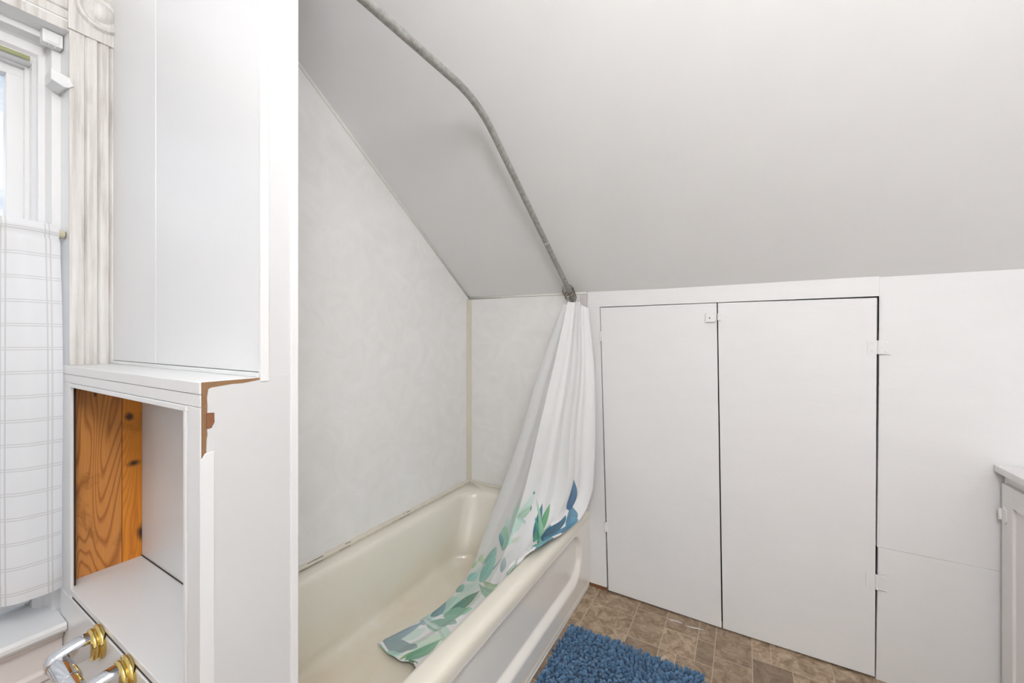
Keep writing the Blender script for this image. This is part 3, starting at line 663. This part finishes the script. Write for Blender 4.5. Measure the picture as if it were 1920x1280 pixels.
LEAVES = [   # base u, v, tip u, v, half width, base colour, tip colour, strength
    (0.000, 0.569, 0.078, 0.535, 0.0130, (226, 230, 230), (255, 255, 255), 0.60),
    (0.295, 0.539, 0.343, 0.491, 0.0112, (206, 212, 210), (248, 255, 253), 0.80),
    (0.285, 0.481, 0.341, 0.441, 0.0093, (190, 204, 186), (230, 246, 226), 0.95),
    (0.046, 0.599, 0.066, 0.559, 0.0067, (168, 198, 158), (206, 239, 194), 0.95),
    (0.068, 0.597, 0.126, 0.557, 0.0064, (178, 202, 168), (217, 244, 206), 0.95),
    (0.020, 0.634, 0.024, 0.603, 0.0068, (120, 150, 130), (152, 186, 163), 0.95),
    (0.016, 0.470, 0.060, 0.426, 0.0042, (200, 220, 206), (242, 255, 248), 0.95),
    (0.008, 0.474, 0.046, 0.453, 0.0039, (180, 208, 190), (219, 250, 230), 0.95),
    (0.275, 0.446, 0.200, 0.323, 0.0223, (186, 212, 202), (200, 220, 212), 0.95),
    (0.281, 0.491, 0.134, 0.385, 0.0181, (180, 212, 200), (219, 255, 242), 0.95),
    (0.277, 0.458, 0.214, 0.399, 0.0081, (170, 204, 198), (208, 246, 239), 0.95),
    (0.283, 0.394, 0.323, 0.307, 0.0105, (178, 208, 190), (217, 250, 230), 0.95),
    (0.275, 0.396, 0.325, 0.343, 0.0098, (150, 178, 160), (186, 217, 197), 0.95),
    (0.279, 0.388, 0.331, 0.405, 0.0096, (164, 190, 184), (201, 230, 224), 0.95),
    (0.335, 0.362, 0.325, 0.340, 0.0018, (30, 72, 66), (44, 90, 84), 0.95),
    (0.317, 0.315, 0.321, 0.306, 0.0032, (60, 130, 110), (85, 163, 141), 0.95),
    (0.246, 0.516, 0.154, 0.426, 0.0235, (140, 190, 170), (176, 208, 190), 0.95),
    (0.208, 0.503, 0.134, 0.459, 0.0107, (104, 150, 158), (134, 186, 194), 0.95),
    (0.148, 0.640, 0.152, 0.512, 0.0216, (124, 172, 166), (158, 200, 190), 0.95),
    (0.144, 0.684, 0.279, 0.530, 0.0037, (92, 112, 112), (121, 143, 143), 0.95),
    (0.329, 0.596, 0.285, 0.533, 0.0092, (146, 162, 166), (181, 199, 203), 0.95),
    (0.208, 0.650, 0.661, 0.721, 0.0173, (150, 170, 146), (176, 190, 164), 0.95),
    (0.036, 0.686, 0.086, 0.636, 0.0129, (134, 182, 172), (168, 221, 210), 0.95),
    (0.455, 0.460, 0.407, 0.334, 0.0124, (44, 92, 118), (66, 120, 140), 0.95),
    (0.483, 0.484, 0.493, 0.339, 0.0192, (66, 140, 104), (120, 178, 130), 0.95),
    (0.493, 0.458, 0.643, 0.487, 0.0362, (80, 146, 132), (107, 181, 165), 0.95),
    (0.916, 0.697, 0.379, 0.374, 0.0169, (44, 116, 110), (86, 160, 136), 0.95),
    (0.850, 0.671, 0.345, 0.320, 0.0115, (112, 172, 146), (160, 200, 176), 0.95),
    (0.687, 0.557, 0.735, 0.414, 0.0317, (40, 80, 104), (60, 108, 130), 0.95),
    (0.671, 0.531, 1.000, 0.554, 0.0600, (64, 116, 144), (108, 156, 172), 0.95),
    (0.944, 0.546, 0.762, 0.377, 0.0224, (62, 110, 142), (112, 152, 172), 0.95),
    (0.984, 0.584, 0.872, 0.467, 0.0271, (70, 120, 150), (110, 156, 176), 0.95),
    (0.784, 0.403, 0.711, 0.289, 0.0284, (58, 98, 136), (96, 136, 166), 0.95),
    (0.567, 0.578, 0.958, 0.614, 0.0342, (76, 126, 146), (124, 170, 178), 0.95),
    (0.130, 0.845, 0.970, 0.887, 0.0205, (184, 204, 192), (206, 220, 212), 0.95),
    (0.056, 0.928, 0.134, 0.859, 0.0302, (188, 206, 198), (206, 220, 214), 0.95),
    (0.265, 0.952, 0.361, 0.866, 0.0427, (190, 210, 194), (210, 222, 208), 0.95),
    (0.066, 0.739, 0.168, 0.663, 0.0201, (176, 200, 186), (215, 242, 226), 0.95),
    (0.080, 0.782, 0.164, 0.706, 0.0272, (186, 206, 194), (204, 218, 208), 0.95),
    (0.100, 0.679, 0.128, 0.580, 0.0179, (190, 212, 206), (206, 224, 218), 0.95),
    (0.028, 0.854, 0.056, 0.811, 0.0190, (170, 192, 184), (208, 233, 224), 0.95),
    (0.184, 1.000, 0.253, 0.949, 0.0467, (196, 212, 206), (212, 224, 220), 0.95),
    (0.176, 0.764, 0.311, 0.711, 0.0353, (200, 212, 200), (242, 255, 242), 0.95),
    (0.319, 0.666, 0.591, 0.716, 0.0297, (160, 182, 158), (197, 221, 194), 0.95),
    (0.752, 0.748, 0.932, 0.738, 0.0600, (140, 158, 142), (174, 194, 177), 0.95),
    (0.998, 0.752, 0.561, 0.578, 0.0015, (150, 166, 150), (186, 203, 186), 0.95),
    (0.160, 0.665, 0.182, 0.539, 0.0229, (132, 176, 168), (165, 215, 206), 0.95),
    (0.168, 0.648, 0.659, 0.725, 0.0206, (158, 178, 150), (194, 217, 186), 0.95),
    (0.046, 0.690, 0.084, 0.635, 0.0149, (138, 182, 176), (172, 221, 215), 0.95),
    (0.014, 0.637, 0.038, 0.595, 0.0079, (150, 185, 150), (186, 225, 186), 0.95),
    (0.156, 0.670, 0.974, 0.813, 0.0259, (138, 168, 150), (172, 206, 186), 0.95),
    (0.024, 0.741, 0.048, 0.705, 0.0131, (120, 156, 146), (152, 192, 181), 0.95),
    (0.060, 0.788, 0.046, 0.748, 0.0182, (160, 184, 172), (197, 224, 210), 0.95),
    (0.080, 0.768, 0.110, 0.732, 0.0078, (176, 190, 182), (215, 230, 221), 0.95),
    (0.082, 0.814, 0.076, 0.743, 0.0220, (156, 182, 170), (192, 221, 208), 0.95),
    (0.056, 0.832, 0.008, 0.777, 0.0178, (104, 132, 138), (134, 165, 172), 0.95),
    (0.120, 0.805, 0.218, 0.693, 0.0200, (80, 124, 118), (128, 170, 146), 0.95),
    (0.114, 0.814, 0.329, 0.765, 0.0378, (128, 168, 148), (161, 206, 183), 0.95),
    (0.078, 0.847, 0.347, 0.823, 0.0344, (130, 168, 152), (164, 186, 178), 0.95),
    (0.058, 0.860, 0.068, 0.832, 0.0116, (140, 158, 158), (174, 194, 194), 0.95),
    (0.136, 0.855, 1.000, 0.892, 0.0084, (170, 190, 176), (208, 230, 215), 0.95),
    (0.040, 0.973, 0.056, 0.849, 0.0170, (120, 138, 146), (152, 172, 181), 0.95),
    (0.010, 0.977, 0.327, 0.926, 0.0600, (132, 152, 154), (150, 168, 166), 0.95),
    (0.142, 1.000, 0.323, 0.988, 0.0295, (160, 190, 180), (197, 230, 219), 0.95),
    (0.355, 1.000, 0.387, 0.863, 0.0092, (110, 156, 96), (141, 192, 125), 0.95),
    (0.403, 0.990, 0.387, 0.873, 0.0188, (96, 150, 124), (150, 186, 160), 0.95),
    (0.004, 1.000, 0.156, 1.000, 0.0099, (150, 185, 170), (186, 225, 208), 0.95),
    (0.018, 0.844, 0.331, 0.847, 0.0083, (176, 196, 186), (215, 237, 226), 0.95),
    (0.413, 0.976, 0.701, 0.988, 0.0208, (70, 120, 90), (96, 152, 118), 0.95),]   #LEAVES#
def print_colors(U, V):
    uu, vv = np.meshgrid(U, V)
    white = np.array(lin((250, 250, 250))); col = np.tile(white, (len(V), len(U), 1))
    for (u0, v0, u1, v1, wd, c0, c1, al) in LEAVES:
        # cloth is about .75 m wide and 1.9 m long where the print runs
        ax, ay = (u1 - u0) * .45, (v1 - v0) * 1.9; L = math.hypot(ax, ay)
        px, py = (uu - u0) * .45, (vv - v0) * 1.9
        t = (px * ax + py * ay) / (L * L); d = (px * -ay + py * ax) / L
        tc = np.clip(t, 0, 1); half = 1.2 * wd * np.sin(np.pi * tc ** .85) ** .8
        m = np.clip((half - np.abs(d)) / .0012, 0, 1) * (t > 0) * (t < 1)
        mid = np.exp(-(d / .0012) ** 2) * .35 + .18 * (d > 0) + .25 * np.clip(1 - (half - np.abs(d)) / .004, 0, 1)
        mid = mid + .12 * np.sin(t * 40 + np.abs(d) * 900)
        k0, k1 = (np.array(lin([min(255, x * 1.1 + 6) for x in q_])) for q_ in (c0, c1))
        c = k0 + (k1 - k0) * np.clip(tc * .6 + mid, 0, 1)[:, :, None]
        col = col * (1 - (m * al)[:, :, None]) + c * (m * al)[:, :, None]
    return col
PC = print_colors(U, V)
fs = [(j * CU + i, j * CU + i + 1, (j + 1) * CU + i + 1, (j + 1) * CU + i) for j in range(CV - 1) for i in range(CU - 1)]
b = MB(); b.add([tuple(p) for p in S.reshape(-1, 3)], fs)
sc = b.build('shower_curtain', M['curtain'], smooth=True, recalc=False, loc=(-.70, 1.79, 1.37))
at = sc.data.color_attributes.new('print', 'FLOAT_COLOR', 'POINT')
at.data.foreach_set('color', np.concatenate([PC.reshape(-1, 3), np.ones((CU * CV, 1))], 1).astype(np.float32).ravel())
so = sc.modifiers.new('cloth', 'SOLIDIFY'); so.thickness = .0008; so.offset = 0
tag(sc, 'white shower curtain with blue-green leaf print, bunched at the rod and trailing into the tub', 'shower curtain')

# wire rings bunched at the low end of the rod
def ring_mesh():
    b = MB(); pts = []
    for k in range(40):
        a = 2 * PI * k / 40
        pts.append((.024 * math.cos(a) * (1 + .15 * math.cos(2 * a)), .002 * math.sin(2 * a), -.010 + .026 * math.sin(a)))
    b.tube(pts, .0011, 8, closed=True); return b
proto = ring_mesh().build('curtain_ring', M['wire'], smooth=True, loc=(0, 0, 0))
nr = 8
for i in range(nr):
    o = proto if i == 0 else proto.copy()
    if i: COL.objects.link(o)
    s = i / (nr - 1); k = .012 + .056 * s
    o.location = (RDX, 1.842 - k - .004, 1.395 + (k + .004) * .683 - .004)
    o.rotation_euler = (-.35 + .10 * math.sin(i * 2.1), .22 * math.sin(i * 1.7), .8 if i == nr - 1 else .22 * math.sin(i * 3.3))
    tag(o, 'thin steel wire curtain ring bunched at the low end of the bent rod', 'curtain ring', 'shower curtain rings')

# ------------------------------------------------------------------ bath mat
mx0, mx1, my0, my1 = -.622, -.125, .74, 1.535
mt = empty('bath_mat', ((mx0 + mx1) / 2, (my0 + my1) / 2, 0), 'blue chenille bath mat on the floor beside the tub', 'bath mat')
b = MB(); b.loft([rrect(mx0, mx1, my0, my1, .02, 0.0005), rrect(mx0, mx1, my0, my1, .02, .007)], True, True); b.build('backing', M['matbase'], mt)
bv, bf = [], []
prf = [(0, .6), (.25, .9), (.6, 1.0), (.85, .85), (1.0, .35)]; K = 7
vs, fs, tones = [], [], []
step = .0132; nxm = int((mx1 - mx0) / step); nym = int((my1 - my0) / step)
for j in range(nym + 1):
    for i in range(nxm + 1):
        bx_ = mx0 + .004 + (i + (.5 if j % 2 else 0)) * step + random.uniform(-.002, .002); by_ = my0 + .004 + j * step + random.uniform(-.002, .002)
        if bx_ > mx1 + .001: continue
        L_ = random.uniform(.015, .022); r = random.uniform(.0050, .0064)
        an = 1.1 * math.sin(bx_ * 17 + 2 * math.sin(by_ * 9)) + 1.2 * math.sin(by_ * 13 + 1) + random.gauss(0, .8)
        tl = random.uniform(.1, .8)
        ux, uy = math.cos(an) * math.sin(tl), math.sin(an) * math.sin(tl)
        # outermost tufts lean outwards over the edge
        ex = (1 if bx_ > mx1 - .015 else -.4 if bx_ < mx0 + .012 else 0); ey = (1 if by_ > my1 - .015 else 0)
        D = Vector((ux + ex * .5, uy + ey * .5, math.cos(tl))).normalized()
        P_ = Vector((bx_, by_, .005)); A = D.orthogonal().normalized(); B = D.cross(A)
        b0 = len(vs); tn = min(1, max(0, random.gauss(.45, .22)))
        for q, rr in prf:
            bend = D * (q * L_) + Vector((D.x, D.y, -.55)) * (q * q * L_ * .45)
            for k in range(K):
                a = 2 * PI * k / K; vs.append(P_ + bend + (A * math.cos(a) + B * math.sin(a)) * (r * rr)); tones.append(tn)
        for m in range(len(prf) - 1):
            for k in range(K): fs.append((b0 + m * K + k, b0 + m * K + (k + 1) % K, b0 + (m + 1) * K + (k + 1) % K, b0 + (m + 1) * K + k))
        fs.append(tuple(b0 + (len(prf) - 1) * K + k for k in range(K)))
b = MB(); b.add(vs, fs)
pl_ = b.build('chenille_pile', M['mat'], mt, smooth=True, recalc=False); pl_['kind'] = 'stuff'
at = pl_.data.attributes.new('tone', 'FLOAT', 'POINT'); at.data.foreach_set('value', np.array(tones, dtype=np.float32))

# ------------------------------------------------------------------ vanity cabinet at the right edge
vx, vy0, vy1, vz = .700, .95, 1.843, .800
va = empty('vanity_cabinet', (vx + .24, (vy0 + vy1) / 2, 0), 'off-white painted vanity cabinet at the right edge of the room', 'cabinet')
b = MB(); b.box(.679, XR - .002, vy0 - .02, 1.8455, vz - .022, vz); b.build('counter_top', M['vanity'], va, bevel=.002)
b = MB(); b.box(vx, XR - .01, vy0, vy1, 0, vz - .023); b.build('carcass', M['vanity'], va, bevel=.0015)
# door on the tub side, framed
b = MB(); D0, D1, Z0, Z1 = vy0 + .03, 1.826, .06, vz - .050; fx = vx - .012
b.box(fx, vx - .0005, D1 - .058, D1, Z0, Z1); b.box(fx, vx - .0005, D0, D0 + .058, Z0, Z1)
b.box(fx, vx - .0005, D0 + .058, D1 - .058, Z1 - .06, Z1); b.box(fx, vx - .0005, D0 + .058, D1 - .058, Z0, Z0 + .06)
b.box(fx + .007, vx - .0005, D0 + .05, D1 - .05, Z0 + .05, Z1 - .05)
vd = b.build('door', M['vanity'], va, bevel=.001)
b = MB(); hz = .655
b.box(fx - .0022, fx, D1 - .030, D1 + .004, hz - .016, hz + .016); b.tube([(fx - .004, D1 - .002, hz - .017), (fx - .004, D1 - .002, hz + .017)], .0042, 10)
b.prism([(D1 - .030, hz + .016), (D1 - .016, hz + .026), (D1 - .004, hz + .016)], fx - .0022, fx, 0)
b.prism([(D1 - .030, hz - .016), (D1 - .020, hz - .028), (D1 - .004, hz - .016)], fx - .0022, fx, 0)
b.build('hinge', M['vanity'], vd, smooth=True, angle=35)

# ------------------------------------------------------------------ light
# added fill light: unseen globe hung behind and above the camera
LP = (.26, -.22)
lm = empty('added_fill_globe', (LP[0], LP[1], ZF), 'added unseen globe on a short stem, fills the room with light', 'lamp')
MB().lathe((LP[0], LP[1], ZF), (0, 0, -1), [(0, .07), (.012, .07), (.024, .05)], 32).build('canopy', M['white'], lm, smooth=True, angle=40)
MB().tube([(LP[0], LP[1], ZF - .02), (LP[0], LP[1], 2.245)], .008, 12).build('stem', M['chrome'], lm, smooth=True, angle=40)
t = NT('added fill globe glow'); t.color((1, .98, .95)); t.b.inputs['Emission Color'].default_value = (.985, .985, .985, 1); t.b.inputs['Emission Strength'].default_value = 22; t.set(.3)
GR, GZ = .19, 2.06
MB().lathe((LP[0], LP[1], GZ + GR), (0, 0, -1), [(GR - GR * math.cos(a), GR * math.sin(a)) for a in [PI * i / 24 for i in range(25)]], 40).build('globe', t.m, lm, smooth=True, angle=60)
# added fill light: unseen bar of five globes on the right wall
vl = empty('added_fill_bar', (XR, .05, 1.84), 'added unseen five-globe fill light bar on the right wall', 'lamp')
MB().box(XR - .028, XR - .0005, -.55, .65, 1.79, 1.89).build('back_plate', M['chrome'], vl, bevel=.004)
t = NT('added fill bar glow'); t.color((1, .98, .95)); t.b.inputs['Emission Color'].default_value = (.97, .985, 1, 1); t.b.inputs['Emission Strength'].default_value = 3; t.set(.3)
for k in range(5):
    MB().lathe((XR - .027, -.43 + .24 * k, 1.84), (-1, 0, 0), [(0, .022)] + [(.064 - .058 * math.cos(a), .058 * math.sin(a)) for a in [PI * (i + 2) / 18 for i in range(16)]] + [(.122, 0)], 24).build('globe', t.m, vl, smooth=True, angle=60)

W = bpy.data.worlds.new('sky'); SC.world = W; W.use_nodes = True; nt = W.node_tree
bg = nt.nodes['Background']; tc = nt.nodes.new('ShaderNodeTexCoord'); mp = nt.nodes.new('ShaderNodeMapping'); mp.inputs['Scale'].default_value = (1, 1, 2.2)
nz = nt.nodes.new('ShaderNodeTexNoise'); nz.inputs['Scale'].default_value = 4.5; nz.inputs['Detail'].default_value = 6; nz.inputs['Roughness'].default_value = .55
rp = nt.nodes.new('ShaderNodeValToRGB'); e = rp.color_ramp.elements
e[0].position = .36; e[0].color = (*lin((120, 178, 226)), 1); e[1].position = .55; e[1].color = (1, 1, 1, 1)
nt.links.new(tc.outputs['Generated'], mp.inputs[0]); nt.links.new(mp.outputs[0], nz.inputs['Vector']); nt.links.new(nz.outputs['Fac'], rp.inputs[0]); nt.links.new(rp.outputs[0], bg.inputs[0])
bg.inputs[1].default_value = .7
po = bpy.data.lights.new('window_portal', 'AREA'); po.shape = 'RECTANGLE'; po.size = 1.35; po.size_y = .95; po.cycles.is_portal = True
pj = bpy.data.objects.new('window_portal', po); COL.objects.link(pj); pj.location = (-1.56, -.18, 1.22); pj.rotation_euler = (0, -PI / 2, 0)

# ------------------------------------------------------------------ camera
cam = bpy.data.cameras.new('camera'); co = bpy.data.objects.new('camera', cam); COL.objects.link(co)
cam.sensor_width = 36; cam.lens = 745 / 1920 * 36; cam.clip_start = .02; cam.shift_y = -8 / 1920
co.location = (0, 0, 1.2); co.rotation_euler = (PI / 2, 0, math.radians(30.3)); SC.camera = co
vs_ = SC.view_settings; vs_.view_transform = 'Standard'; vs_.look = 'None'; vs_.exposure = 0.56; vs_.gamma = 1; vs_.use_curve_mapping = False
